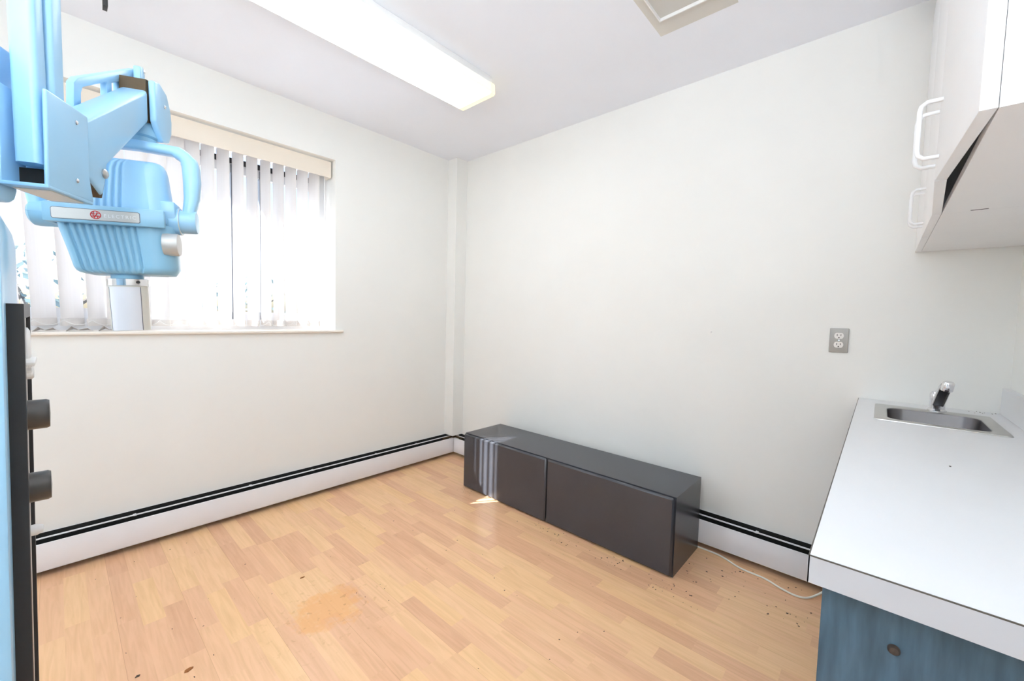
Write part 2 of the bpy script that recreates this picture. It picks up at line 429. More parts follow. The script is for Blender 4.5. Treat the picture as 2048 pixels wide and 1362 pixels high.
build(MB().box((cx0-.0002, YC+.001, zc-.0018), (cx0+.0015, cy1, zc-.0003)).box((cx0, cy1-.0015, zc-.0018), (-.001, cy1+.0002, zc-.0003)), 'edge_seam', M['seam'], ct, False)
build(MB().box((cx0, YC+.0005, zc), (-.001, YC+.019, zc+.094), .001), 'backsplash', M['white'], ct, False)
bc = thing('base_cabinet', (-.8, -2.86, 0), 'blue laminate base cabinet under the white countertop', 'cabinet')
bx0, by1 = -1.592, -2.655
build(MB().box((bx0, YC+.002, 0), (bx0+.018, by1, zc-.037)), 'side_panel', M['bluecab'], bc, False)
build(MB().box((bx0+.018, YC+.002, .09), (-.07, YC+.012, zc-.037)).box((bx0+.018, YC+.002, .09), (-.07, by1-.02, .108)).box((-.088, YC+.002, 0), (-.07, by1-.02, zc-.037)).box((bx0+.018, by1-.09, 0), (-.088, by1-.072, .09)), 'carcass', M['bluecab'], bc, False)
for a, b, hx in ((bx0+.019, -1.085, -1.12), (-1.082, -.578, -.62), (-.575, -.071, -.53)):
    d = build(MB().box((a, by1-.018, .1), (b, by1, zc-.045), .001), 'door', M['bluecab'], bc, False)
    build(MB().sweep([(hx, by1, .62), (hx, by1+.022, .625), (hx, by1+.022, .715), (hx, by1, .72)], .0045, n=10), 'handle', M['handle'], d)
build(MB().lathe((bx0, -2.729, .774), [(.0001, -.0055), (.0045, -.0048), (.0062, -.0025), (.0062, .001)], (1, 0, 0)), 'hole_plug', M['brownplug'], bc, label='small brown plug')

sk = thing('sink', ((sx0+sx1)/2, (sy0+sy1)/2, zc), 'small stainless steel sink set into the white countertop', 'sink')
def rr(x0, x1, y0, y1, r, z, n=8):
    out = []
    for cx, cy, a0 in ((x1-r, y1-r, 0), (x0+r, y1-r, 90), (x0+r, y0+r, 180), (x1-r, y0+r, 270)):
        for i in range(n+1):
            a = math.radians(a0+90*i/n); out.append(V((cx+r*math.cos(a), cy+r*math.sin(a), z)))
    return out
def ins(d, r, z, ddx=0): return rr(sx0+d, sx1-d-ddx, sy0+d, sy1-d, r, z)
build(MB().rings([ins(0, .012, zc+.0003), ins(.001, .012, zc+.0028), ins(.012, .015, zc+.0042), ins(.03, .04, zc+.0035, .034), ins(.0335, .045, zc+.001, .034)], False, False), 'rim', M['steel'], sk)
build(MB().rings([ins(.0325, .045, zc+.0022, .034), ins(.0345, .045, zc-.004, .034), ins(.042, .05, zc-.12, .034), ins(.055, .05, zc-.14, .034), ins(.08, .04, zc-.147, .034)], False, True), 'basin', M['steeld'], sk)
build(MB().lathe(((sx0+sx1)/2-.015, (sy0+sy1)/2, zc-.1468), [(.038, 0), (.04, .0015), (.028, .002), (.024, -.001), (.0001, -.001)]), 'drain', M['chrome'], sk)

tp = thing('tap', (-.148, -2.866, zc+.003), 'chrome single lever tap behind the sink', 'tap')
tx, ty, tz = -.150, -2.862, zc+.003
build(MB().lathe((tx, ty, tz), [(.026, 0), (.026, .005), (.021, .010), (.020, .040), (.0215, .046), (.0215, .062), (.016, .072), (.0005, .076)]), 'body', M['chrome'], tp)
sp = [(tx-.004, ty, tz+.022), (tx-.030, ty-.003, tz+.046), (tx-.060, ty-.006, tz+.073), (tx-.088, ty-.009, tz+.097), (tx-.104, ty-.011, tz+.106)]
build(MB().sweep(sp, [.016, .0172, .0172, .0165, .0155], [.009, .0095, .0095, .0095, .009], side=(0, 1, 0), n=18, square=.7), 'spout', M['chrome'], tp)
build(MB().sweep([V(q)+V((-.004, 0, -.0072)) for q in sp[:4]], .0138, .003, side=(0, 1, 0), n=10), 'spout_underside', M['darkchrome'], tp, label='dark underside of the spout')
build(MB().lathe((tx-.106, ty-.011, tz+.088), [(.0125, 0), (.0155, .002), (.0155, .009), (.0143, .010), (.0155, .011), (.0155, .028), (.0125, .033), (.0001, .034)], (-.25, -.1, 1)), 'aerator', M['chrome'], tp)

# crumbs on the counter
crumbs = MB()
for (x, y) in ((-.037, -2.953), (-.02, -2.974), (-.024, -2.982), (-.030, -2.992), (-.02, -3.02), (-.035, -3.01), (-.05, -2.985), (-.972, -2.825), (-.06, -2.965)):
    s = random.uniform(.0016, .0030)
    crumbs.box((x-s, y-s*.7, zc+.0002), (x+s, y+s*.7, zc+.0012), .0003, 1)
tag(build(crumbs, 'counter_crumbs', M['debris'], None, False), 'dark crumbs scattered on the countertop behind the sink', 'crumbs', kind='stuff')

# ------------------------------------------------------------------ wall cabinets
zu = 1.475; zt = 2.37
def wall_cabinet(x0, x1, bulge, label):
    """against the sink wall; doors face +y; bulge = how far the doors stand ajar where they meet"""
    xm = (x0+x1)/2
    t = thing('wall_cabinet', (xm, -2.92, zu), label, 'cabinet', 'white cabinets on the wall above the counter')
    g = .0001; th = .016; fy = -2.7955
    mb = MB()
    mb.box((x0+g, YC+.001, zu), (x1-g, fy, zu+th)); mb.box((x0+g, YC+.001, zt-th), (x1-g, fy, zt))
    mb.box((x0+g, YC+.001, zu+th), (x0+th, fy, zt-th)); mb.box((x1-th, YC+.001, zu+th), (x1-g, fy, zt-th))
    mb.box((x0+th, YC+.002, zu+th), (x1-th, YC+.007, zt-th)); mb.box((x0+th, YC+.007, 1.86), (x1-th, fy-.02, 1.876))
    build(mb, 'carcass', M['cabwhite'], t, False)
    for hx, sgn in ((x0, 1), (x1, -1)):                 # hinge edge, direction towards the middle
        wd = (x1-x0)/2-.002
        ang = math.asin(bulge/wd)
        def xf(p, hx=hx, sgn=sgn, ang=ang):
            u, d, z = p                                # along the door, outwards, height
            return V((hx+sgn*(.001+u*math.cos(ang)-d*math.sin(ang)), fy+.0005+u*math.sin(ang)+d*math.cos(ang), z))
        d = build(MB().box((0, 0, zu+.0003), (wd, .018, zt), .0012, 2, xf=xf), 'door', M['cabwhite'], t)
        u = wd-.030; o_ = .018
        path = [(u, o_, zu+.040), (u, o_+.022, zu+.040), (u, o_+.030, zu+.047), (u, o_+.032, zu+.056), (u, o_+.032, zu+.134), (u, o_+.030, zu+.143), (u, o_+.022, zu+.150), (u, o_, zu+.150)]
        build(MB().sweep([xf(p) for p in path], .0042, n=12), 'handle', M['handle'], d)
    return t
wall_cabinet(-.7297, -.012, 0, 'white wall cabinet against the far wall, doors shut')
wall_cabinet(-1.43, -.7306, .019, 'white wall cabinet nearest the viewer, doors standing ajar')
build_slot = build(MB().box((-.742, -2.875, zu-.0006), (-.7385, -2.845, zu+.001)), 'slot', M['void'], bpy.data.objects['wall_cabinet.001'], False)
# filler strip at the wall
build(MB().box((-.012, YC+.001, zu), (-.001, -2.778, zt)), 'filler_strip', M['cabwhite'], bpy.data.objects['wall_cabinet'], False)

# ------------------------------------------------------------------ ceiling lamp
lx0, lx1, ly0, ly1 = -1.935, -.702, -1.108, -.842
lm = thing('ceiling_lamp', ((lx0+lx1)/2, (ly0+ly1)/2, H), 'long lit fluorescent ceiling lamp with a wraparound diffuser', 'lamp')
build(MB().box((lx0+.01, ly0+.012, H-.032), (lx1-.012, ly1-.012, H-.0005), .002), 'housing', M['ventw'], lm)
yc_ = (ly0+ly1)/2
half = (ly1-ly0)/2
prof = [(-half+.012, -.030), (-half+.004, -.040), (-half+.001, -.086), (-half+.012, -.0925), (half-.012, -.0925), (half-.001, -.086), (half-.004, -.040), (half-.012, -.030)]
build(MB().prism(prof, lambda u, v, d: V((d, yc_+u, H+v)), lx0+.028, lx1-.028), 'lens', M['lens'], lm, False)
lens = bpy.data.objects['lens']; lens.data.materials.append(M['lensside'])
for q in lens.data.polygons:
    if q.normal.z > -.5: q.material_index = 1
for xa, xb in ((lx0, lx0+.028), (lx1-.028, lx1)):
    prof2 = [(u*1.006, v-(.001 if v < -.05 else 0)) for u, v in prof]
    build(MB().prism(prof2, lambda u, v, d: V((d, yc_+u, H+v)), xa, xb), 'end_cap', M['lensend'], lm, False)

# ceiling panel and the darker beige patch around it
vt = thing('ceiling_panel', (-.69, -2.05, H), 'square grey ceiling panel with a thin white lip, cut off by the top of the photo', 'panel')
build(MB().box((-.86, -2.205, H-.0012), (-.456, -1.895, H-.0002)), 'beige_patch', M['patch'], vt, False)
rim = MB(); vx0, vx1, vy0, vy1 = -.82, -.566, -2.165, -1.935
for a, b in (((vx1-.005, vy0), (vx1, vy1)), ((vx0, vy0), (vx0+.005, vy1)), ((vx0+.005, vy0), (vx1-.005, vy0+.005)), ((vx0+.005, vy1-.005), (vx1-.005, vy1))):
    rim.box((a[0], a[1], H-.017), (b[0], b[1], H-.0012))
build(rim, 'lip', M['ventw'], vt, False)
build(MB().box((vx0+.005, vy0+.005, H-.005), (vx1-.005, vy1-.005, H-.0012)), 'tray', M['vent'], vt, False)

# small black bracket hanging from the ceiling near the window
bk = thing('ceiling_bracket', (-2.134, -.5, H), 'small black bracket hanging from the ceiling near the window', 'bracket')
build(MB().prism([(-.5, 2.4385), (-.5, 2.288), (-.46, 2.287), (-.46, 2.4385)], lambda u, v, d: V((d, u, v)), -2.141, -2.128, .001), 'hanger', M['black'], bk)
build(MB().box((-2.15, -.53, H-.004), (-2.12, -.43, H-.0004)), 'ceiling_plate', M['black'], bk, False)

# ------------------------------------------------------------------ wall outlet, wall stud
ol = thing('wall_outlet', (0, -2.561, 1.113), 'grey double electrical outlet on the right wall above the counter', 'outlet')
build(MB().box((-.006, -2.594, 1.060), (-.0002, -2.528, 1.166), .003, 3), 'cover_plate', M['plate'], ol)
for dz in (.0195, -.0195):
    pz = 1.113+dz+.001
    pts = []
    for i in range(24):
        a = 2*PI*i/24
        pts.append((-2.561+.0165*math.cos(a), pz+max(-.0128, min(.0128, .0165*math.sin(a)))))
    r_ = build(MB().prism(pts, lambda u, v, d: V((d, u, v)), -.0085, -.004), 'receptacle', M['ivory'], ol, False)
    s = MB()
    for oy, hh in ((.0063, .0042), (-.0063, .0036)): s.box((-.0088, -2.561+oy-.0011, pz+.003-hh), (-.0082, -2.561+oy+.0011, pz+.003+hh))
    s.cyl((-.0088, -2.561, pz-.0078), (-.0082, -2.561, pz-.0078), .0026, n=12)
    build(s, 'slot', M['void'], r_, False)
build(MB().lathe((-.006, -2.561, 1.113), [(.003, 0), (.0028, -.001), (.0001, -.0014)], (1, 0, 0)), 'screw', M['chrome'], ol)
tag(build(MB().lathe((0, -2.037, 1.127), [(.0055, .0), (.0052, .003), (.003, .005), (.0001, .0055)], (-1, 0, 0)), 'wall_anchor', M['whiteplastic']), 'small white anchor sticking out of the right wall', 'wall anchor')

# ------------------------------------------------------------------ cable and floor crumbs
def smooth_path(pts, k=8):
    out = []
    P = [V(p) for p in pts]
    for i in range(len(P)-1):
        p0 = P[max(i-1, 0)]; p1 = P[i]; p2 = P[i+1]; p3 = P[min(i+2, len(P)-1)]
        for j in range(k):
            t = j/k
            out.append(.5*((2*p1)+(p2-p0)*t+(2*p0-5*p1+4*p2-p3)*t*t+(3*p1-p0-3*p2+p3)*t**3))
    return out+[P[-1]]
tag(build(MB().sweep(smooth_path([(-.066, -2.0, .0045), (-.068, -2.08, .0045), (-.075, -2.16, .0045), (-.119, -2.258, .0045), (-.128, -2.359, .0045), (-.157, -2.427, .0045), (-.170, -2.484, .0045), (-.150, -2.525, .004), (-.115, -2.56, .02), (-.092, -2.60, .06), (-.078, -2.65, .13), (-.067, -2.70, .2)]), .0042, n=8), 'floor_cable', M['cord']),
    'ivory cable snaking over the floor from the grey cabinet to the counter', 'cable')
deb = MB()
def crumb(x, y, s):
    a = random.uniform(0, PI); ca, sa = math.cos(a), math.sin(a)
    h = s*.5
    deb.box((-s, -s*random.uniform(.4, .8), 0), (s, s*.5, h), s*.15, 1, xf=lambda p: V((x+p[0]*ca-p[1]*sa, y+p[0]*sa+p[1]*ca, .0002+p[2])))
for n, (xa, xb, ya, yb), (s0, s1) in ((60, (-.56, -.45, -2.2, -1.35), (.0012, .004)), (45, (-.40, -.09, -2.55, -2.06), (.0012, .0042)), (14, (-.50, -.44, -.75, -.60), (.0012, .003)),
                                      (40, (-1.4, -.45, -2.4, -.5), (.001, .0028)), (35, (-2.25, -1.3, -1.3, -.15), (.001, .0028)), (12, (-.50, -.445, -1.37, -1.28), (.001, .0022))):
    for _ in range(n): crumb(random.uniform(xa, xb), random.uniform(ya, yb), random.uniform(s0, s1))
tag(build(deb, 'floor_crumbs', M['debris'], None, False), 'dark crumbs and grit scattered over the wooden floor', 'crumbs', kind='stuff')
def chip(x, y, pts, m, label):
    mb = MB().prism(pts, lambda u, v, d: V((x+u, y+v, d)), .0002, .0022, .0005, 1)
    tag(build(mb, 'leaf_fragment', m), label, 'leaf')
chip(-2.024, -1.078, [(-.012, -.006), (-.002, -.009), (.012, -.002), (.014, .004), (.003, .008), (-.009, .005)], M['leafbrown'], 'orange brown leaf bit on the floor at the bottom of the photo')
chip(-2.139, -.992, [(-.007, -.003), (.004, -.005), (.007, .002), (-.002, .005)], M['debris'], 'small dark leaf bit on the floor left of the orange brown one')
chip(-1.583, -.85, [(-.010, -.003), (.008, -.004), (.011, .002), (-.007, .004)], M['leafbrown'], 'small brown leaf bit on the floor behind the orange stain')

# ------------------------------------------------------------------ x-ray arm and head
ya = math.radians(60.4)
E = V((math.cos(ya), math.sin(ya), 0)); Nn = V((E.y, -E.x, 0)); UP = V((0, 0, 1))
O = V((-2.286, -1.741, 0))
def S(s, z, n=0): return O+E*s+Nn*n+UP*z
xr = thing('xray_arm', (-2.30, -1.73, 1.36), 'pale blue jointed arm carrying a ribbed x-ray head, in front of the window', 'x-ray machine')
def rbar(e0, e1, n0, n1, z0, z1, r, lean=0.0):
    ring = []
    for z in (z0, z1):
        dn = lean*(z-z0)
        rg = []
        for p in rr(e0, e1, n0, n1, r, 0, 6): rg.append(S(p.x, z, p.y+dn))
        ring.append(rg)
    return MB().rings(ring)
build(rbar(.004, .031, -.0440, -.0125, 1.392, H-.001, .008, -.012), 'column', M['blue'], xr)
build(rbar(.034, .064, -.050, -.0115, 1.391, H-.001, .007), 'rear_column', M['blue'], xr)
build(MB().box((-2.40, -1.85, H-.014), (-2.20, -1.62, H-.0005), .003), 'ceiling_plate', M['blue'], xr)
# U bracket
br = MB()
br.prism([(-.002, 1.357), (.000, 1.503), (.0955, 1.503), (.096, 1.398), (.106, 1.359)], S_ := (lambda u, v, d: S(u, v, d)), -.006, 0, .003, 3)
br.prism([(-.002, 1.357), (.000, 1.503), (.0955, 1.503), (.106, 1.360)], S_, -.058, -.053, .002)
br.prism([(-.002, 1.355), (-.002, 1.361), (.104, 1.361), (.104, 1.355)], S_, -.058, 0, .002)
br.prism([(.092, 1.40), (.092, 1.47), (.096, 1.47), (.096, 1.40)], S_, -.055, -.004)
brk = build(br, 'bracket', M['blue'], xr)
build(MB().prism([(.012, 1.3535), (.012, 1.3552), (.088, 1.3552), (.088, 1.3535)], S_, -.050, -.006), 'bottom_label', M['cone'], brk, False)
build(MB().prism([(.030, 1.3612), (.030, 1.3895), (.088, 1.3895), (.088, 1.3612)], S_, -.0525, -.0065), 'bracket_shade', M['void'], brk, False)  # black block added to paint the shade inside the bracket
for s, z in ((.0642, 1.480), (.062, 1.385)):
    build(MB().lathe(S(s, z, 0), [(.0035, 0), (.0035, .0012), (.002, .0026), (.0001, .003)], Nn, 14), 'screw', M['chrome'], brk)
# opposite cover running off to the left
cov = MB().prism([(-.36, 1.333), (-.36, 1.562), (.037, 1.561), (.036, 1.352), (.031, 1.338), (.020, 1.331)], S_, -.098, -.0585, .004, 3)
build(cov, 'rear_arm_cover', M['blue'], xr)
# inclined arm
arm = MB().prism([(.068, 1.479), (.0977, 1.5022), (.3025, 1.6508), (.3035, 1.5822), (.194, 1.479), (.151, 1.4387), (.1485, 1.418), (.136, 1.377), (.105, 1.395), (.068, 1.40)], S_, -.050, -.0015, .007, 3)
ar = build(arm, 'arm', M['blue'], xr)
build(MB().lathe(S(.1394, 1.4206, -.0015), [(.0085, 0), (.0085, .002), (.006, .004), (.0001, .0046)], Nn, 20), 'pivot_bolt', M['steel'], ar)
build(MB().prism([(.100, 1.394), (.136, 1.3755), (.139, 1.3765), (.152, 1.418), (.151, 1.437), (.146, 1.437), (.134, 1.384), (.104, 1.400)], S_, -.046, -.006), 'slot_edge', M['rust'], ar)
build(MB().prism([(.157, 1.535), (.159, 1.584), (.171, 1.5985), (.362, 1.7183), (.383, 1.7277), (.389, 1.714), (.276, 1.642), (.276, 1.600), (.258, 1.588), (.2585, 1.635), (.184, 1.587), (.179, 1.574), (.178, 1.545)], S_, -.064, -.051, .003, 2), 'arm_handle', M['blue'], xr)
# joint at the end of the arm
capP = [(.3055, 1.6746), (.309, 1.5907), (.3394, 1.5544), (.3704, 1.5640), (.3836, 1.5889), (.3850, 1.615), (.3807, 1.6400), (.3632, 1.6711), (.3296, 1.6818)]
jc = build(MB().prism(capP, S_, -.004, .009, .004, 3), 'joint_cover', M['blue'], xr)
build(MB().lathe(S(.3478, 1.638, .009), [(.004, 0), (.004, .0014), (.0024, .003), (.0001, .0034)], Nn, 14), 'screw', M['chrome'], jc)
build(MB().prism(capP, S_, -.066, -.055, .004, 3), 'rear_joint_cover', M['blue'], xr)
build(MB().prism([(.299, 1.645), (.301, 1.673), (.345, 1.683), (.370, 1.66), (.368, 1.60), (.31, 1.585)], S_, -.051, -.005), 'pivot_block', M['rust'], xr, False)
hg = build(MB().prism([(.352, 1.672), (.352, 1.722), (.366, 1.727), (.374, 1.712), (.372, 1.668)], S_, -.050, -.036, .003), 'hinge_tab', M['blue'], xr)
build(MB().lathe(S(.366, 1.717, -.036), [(.004, 0), (.004, .002), (.0001, .003)], Nn, 12), 'screw', M['chrome'], hg)
J = S(.338, 0, -.030)
build(MB().lathe((J.x, J.y, 0), [(.030, 1.536), (.033, 1.540), (.033, 1.546), (.026, 1.548), (.026, 1.556), (.031, 1.560), (.028, 1.60)]), 'swivel', M['bluedk'], xr)

# head frame
tb = .040
b0 = V((.93606, -.35184, 0)); W_ = V((.35184, .93606, 0))
B_ = (b0+UP*tb).normalized(); U_ = B_.cross(W_)*-1
if U_.z < 0: U_ = -U_
B0 = V((-2.216, -1.495, 1.365))
def Hd(s, h, w=0): return B0+B_*s+U_*h+W_*w
# yoke: flat bar bent into a C over the head
def yk(pts, ra, rb, name):
    return build(MB().sweep([Hd(*p) for p in pts], ra, rb, side=W_, n=18, square=.65), name, M['blue'], xr)
arc = []
r_c = .036
for i in range(9):
    a = PI/2*(1-i/8); arc.append((.142-r_c+r_c*math.cos(a), .164-r_c+r_c*math.sin(a), .06))
arcL = [(-.122-(p[0]-.142), p[1], .06) for p in reversed(arc)]
path = [(-.113, .012, .06), (-.117, .04, .06), (-.118, .10, .06)]+arcL+[(0, .166, .06), (.05, .167, .06)]+arc+[(.1425, .10, .06), (.140, .06, .06), (.135, .035, .06), (.131, .010, .06)]
rb = []
for p in path:
    rb.append(.0105 if p[1] > .162 else (.0135 if p[1] > .145 else (.0165 if p[1] > .09 else (.0145 if p[1] > .05 else .0125))))
yk(path, .017, rb, 'yoke')
# head body
def body_ring(sL, sR, wF, wB, h, rl, rr_, groove, f0, f1, n, top=0):
    rr_ = min(rr_, (wB-wF)*.46, (sR-sL)*.46); rl = min(rl, (wB-wF)*.46)
    pts = []
    def arcp(cs, cw, r, a0):
        for i in range(9):
            a = math.radians(a0+90*i/8); pts.append((cs+r*math.cos(a), cw+r*math.sin(a), 0))
    NS = 150
    # front face from left to right (w = wF), then right, back, left
    for i in range(NS+1):
        s = sL+rl+(sR-rr_-sL-rl)*i/NS
        f = (s-sL)/(sR-sL); d = 0
        if groove and f0 < f < f1:
            ph = (f-f0)/(f1-f0)*n; c = .5-.5*math.cos(2*PI*ph)
            d = groove*(c**2.2)
        pts.append((s, wF+d, 0))
    arcp(sR-rr_, wF+rr_, rr_, -90); arcp(sR-rr_, wB-rr_, rr_, 0)
    for i in range(NS+1):
        s = sR-rr_-(sR-rr_-sL-rl)*i/NS
        f = (s-sL)/(sR-sL); d = 0
        if groove and f0 < f < f1:
            ph = (f-f0)/(f1-f0)*n; c = .5-.5*math.cos(2*PI*ph); d = groove*(c**2.2)
        pts.append((s, wB-d, 0))
    arcp(sL+rl, wB-rl, rl, 90); arcp(sL+rl, wF+rl, rl, 180)
    return [Hd(s, h, w) for s, w, _ in pts]
lower = MB()
R_ = []
for h, dl, df, g in ((-.010, 0, 0, .0045), (-.03, .004, .001, .0042), (-.06, .0105, .003, .0045), (-.09, .0165, .005, .0045), (-.104, .019, .006, .004), (-.111, .022, .008, .003), (-.1155, .027, .012, .001), (-.1175, .034, .018, 0)):
    e_ = max(0, (-.104-h))*.55
    R_.append(body_ring(-.078+dl, .108-e_, .010+df, .112-df, h, .014, .040-.2*df, g, .07, .70, 10))
lower.rings(R_)
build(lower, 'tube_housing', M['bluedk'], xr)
upper = MB(); R_ = []
for h, a, c, g in ((-.004, 0, 0, .0045), (.04, .004, .001, .004), (.08, .009, .004, .004), (.105, .012, .007, .004), (.118, .016, .011, .003), (.126, .023, .017, .001), (.130, .032, .026, 0)):
    R_.append(body_ring(-.048+a*1.3, .1045-a*.55, .018+c, .104-c, h, .016, .032, g, .03, .50, 6))
upper.rings(R_)
build(upper, 'upper_housing', M['blue'], xr)
# band with its nameplate
def hx(p): return Hd(p[0], p[2], p[1])
bd = MB().box((-.0885, -.001, -.0185), (.0995, .012, .0185), .0025, 2, xf=hx)
bd.box((-.0885, .105, -.0185), (.0995, .118, .0185), .0025, 2, xf=hx); bd.box((-.0885, .012, -.0185), (-.078, .105, .0185), .002, 2, xf=hx)
bd.box((.092, .03, -.0185), (.1, .105, .0185), .002, 2, xf=hx)
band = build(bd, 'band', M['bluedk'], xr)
def rrect(s0, s1, h0, h1, r, n=5):
    return [(p.x, p.y) for p in rr(s0, s1, h0, h1, r, 0, n)]
build(MB().prism(rrect(-.0755, .0600, -.0130, .0100, .004), lambda u, v, d: Hd(u, v, d), -.0014, .004), 'nameplate_rim', M['stile'], band, False)
npl = build(MB().prism(rrect(-.0742, .0587, -.0118, .0088, .0032), lambda u, v, d: Hd(u, v, d), -.0022, .003), 'nameplate', M['silver'], band, False)
# round red monogram: ring, four rim curls and two joined script strokes
em = MB(); ec = (-.0094, -.0013)
def stroke(pts, r): em.sweep([Hd(ec[0]+u*.001, ec[1]+v*.001, -.0024) for u, v in pts], r, n=8)
stroke([(7.6*math.cos(2*PI*i/36), 7.6*math.sin(2*PI*i/36)) for i in range(37)], .0008)
for k in range(4):
    a0 = k*PI/2+.4
    stroke([((7.0-2.6*math.sin(PI*i/10))*math.cos(a0+.9*i/10), (7.0-2.6*math.sin(PI*i/10))*math.sin(a0+.9*i/10)) for i in range(11)], .0007)
stroke([(-1.0, 2.6), (-2.4, 3.2), (-3.6, 2.0), (-3.8, 0), (-3.4, -2.0), (-2.2, -2.9), (-1.0, -2.0), (-.7, -.4), (-1.9, -.2), (-.2, -.2), (-.8, -3.6), (-2.4, -4.6)], .00085)
stroke([(3.4, 2.6), (2.4, 3.4), (1.0, 2.6), (1.2, .9), (2.4, .5), (1.0, -.1), (.4, -1.8), (1.6, -3.0), (3.0, -2.6), (4.2, -1.4)], .00085)
build(em, 'emblem', M['red'], band)
def text_mesh(txt, size, s0, h0, w0, m, parent, name, width=None):
    cu = bpy.data.curves.new('t', 'FONT'); cu.body = txt; cu.size = size; cu.extrude = .0003; cu.space_character = 1.35
    to = bpy.data.objects.new('t', cu); COL.objects.link(to)
    bpy.context.view_layer.update()
    dg = bpy.context.evaluated_depsgraph_get()
    me = bpy.data.meshes.new_from_object(to.evaluated_get(dg))
    COL.objects.unlink(to); bpy.data.objects.remove(to)
    xs = [v.co.x for v in me.vertices]; sx = (width/(max(xs)-min(xs))) if width else 1
    mb = MB(); mb.bm.from_mesh(me); bpy.data.meshes.remove(me)
    for v in mb.bm.verts:
        x, y, z = v.co; v.co = Hd(s0+(x-min(xs))*sx, h0+y, w0-z)
    return build(mb, name, m, parent, False)
text_mesh('ELECTRIC', .0095, .0035, -.0052, -.0022, M['letter'], band, 'lettering', .050)
# pivots
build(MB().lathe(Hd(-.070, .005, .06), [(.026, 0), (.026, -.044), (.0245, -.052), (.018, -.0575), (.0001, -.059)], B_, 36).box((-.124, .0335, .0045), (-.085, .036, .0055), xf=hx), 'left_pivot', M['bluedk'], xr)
colr = MB()
pts = [(.052, .044)]+[]
stad = [(.030+.0, .046), (.062+.018, .046), (.062+.024, .040)]
colr.prism([(.025, .045), (.075, .045), (.088, .036)]+[(.06+.029*math.cos(math.radians(a)), .006-.0+.029*math.sin(math.radians(a))) for a in range(20, -181, -20)]+[(.025, .02)], lambda w, h, d: Hd(d, h, w), .078, .114, .004, 2)
build(colr, 'pivot_collar', M['blue'], xr)
build(MB().lathe(Hd(.100, .007, .06), [(.030, 0), (.030, .0165), (.0285, .018)], B_, 36), 'pivot_ring', M['blue'], xr)
build(MB().lathe(Hd(.1165, .007, .06), [(.0302, 0), (.0302, .0014)], B_, 36), 'pivot_gasket', M['cone'], xr)
build(MB().lathe(Hd(.114, .007, .06), [(.0258, 0), (.0258, .030), (.0245, .0335), (.0001, .0345)], B_, 36), 'right_pivot', M['blue'], xr)
build(MB().lathe(Hd(.1085, .012, .033), [(.003, 0), (.003, .002), (.0001, .003)], -W_, 12), 'screw', M['steel'], xr)
build(MB().lathe(Hd(.0905, -.050, .029), [(.0245, 0), (.0245, .024), (.0235, .0265), (.0001, .027)], B_, 36), 'adjusting_knob', M['silver'], xr)
# neck, collar, cone
cs = .0155; cw = .06
build(MB().lathe(Hd(cs, -.112, cw), [(.0275, 0), (.0275, -.020)], U_, 36), 'cone_socket', M['bluedk'], xr)
colm = build(MB().lathe(Hd(cs, -.1265, cw), [(.033, 0), (.0358, -.001), (.0358, -.0150), (.0335, -.0162)], U_, 40), 'cone_collar', M['chrome'], xr)
build(MB().lathe(Hd(cs+.0235, -.134, cw-.0265), [(.0033, -.002), (.0033, .0022), (.0001, .0024)], (B_*.66-W_*.75), 12), 'screw', M['black'], colm)
cone = build(MB().lathe(Hd(cs, -.1425, cw), [(.0332, 0), (.0324, -.097), (.029, -.097), (.030, -.01)], U_, 48, cap=False), 'cone', M['cone'], xr)
def conepatch(a0, a1, r0, r1, h0, h1, m, name):
    mb = MB(); n = 20
    rings = []
    for hh, r in ((h0, r0), (h1, r1)):
        rg = []
        for k in (0, 1):
            seq = range(n+1) if k == 0 else range(n, -1, -1)
            for i in seq:
                a = math.radians(a0+(a1-a0)*i/n); q = r+(0 if k else .0008)
                rg.append(Hd(cs+q*math.cos(a), -.1425+hh, cw+q*math.sin(a)))
        rings.append(rg)
    mb.rings(rings)
    return build(mb, name, m, cone)
conepatch(-139, -41, .0332, .0322, -.002, -.0965, M['conewhite'], 'cone_lining')
conepatch(-141.5, -138.6, .0334, .0324, -.002, -.0965, M['stile'], 'lining_edge'); conepatch(-41.4, -39, .0334, .0324, -.002, -.0965, M['stile'], 'lining_edge')

# ------------------------------------------------------------------ control console at the left edge
co = thing('control_console', (-2.55, -1.82, 0), 'tall blue control console with a black framed panel at the left edge', 'control panel')
px = -2.31
def lean(p):
    return V((p[0]-(1.18-p[2])*.010, p[1], p[2]))
build(MB().prism([(-2.75, 0), (-2.324, 0), (-2.324, 1.262), (-2.3275, 1.285), (-2.345, 1.312), (-2.37, 1.318), (-2.75, 1.318)], lambda u, v, d: lean((u, d, v)), -1.955, -1.70, .004), 'cabinet', M['blue'], co)
fr = MB()
py0, py1 = -1.918, -1.742; pzt, pzb = 1.178, .46
for a, b in (((py0, pzb+.018), (py0+.020, pzt-.018)), ((py1-.012, pzb+.018), (py1, pzt-.018)), ((py0, pzt-.018), (py1, pzt)), ((py0, pzb), (py1, pzb+.018))):
    fr.box((px-.014, a[0], a[1]), (px, b[0], b[1]), xf=lean)
build(fr, 'panel_frame', M['black'], co, False)
pn = build(MB().box((px-.012, py0+.016, pzb+.01), (px-.004, py1-.010, pzt-.012), xf=lean), 'panel', M['whiteplastic'], co, False)
build(MB().lathe(lean((px-.005, -1.80, 1.115)), [(.030, 0), (.030, .004), (.026, .006), (.0001, .0065)], (1, 0, 0)), 'dial', M['whiteplastic'], co)
build(MB().lathe(lean((px-.005, -1.845, 1.085)), [(.008, 0), (.008, .008), (.006, .010), (.0001, .0105)], (1, 0, 0)), 'push_button', M['whiteplastic'], co)
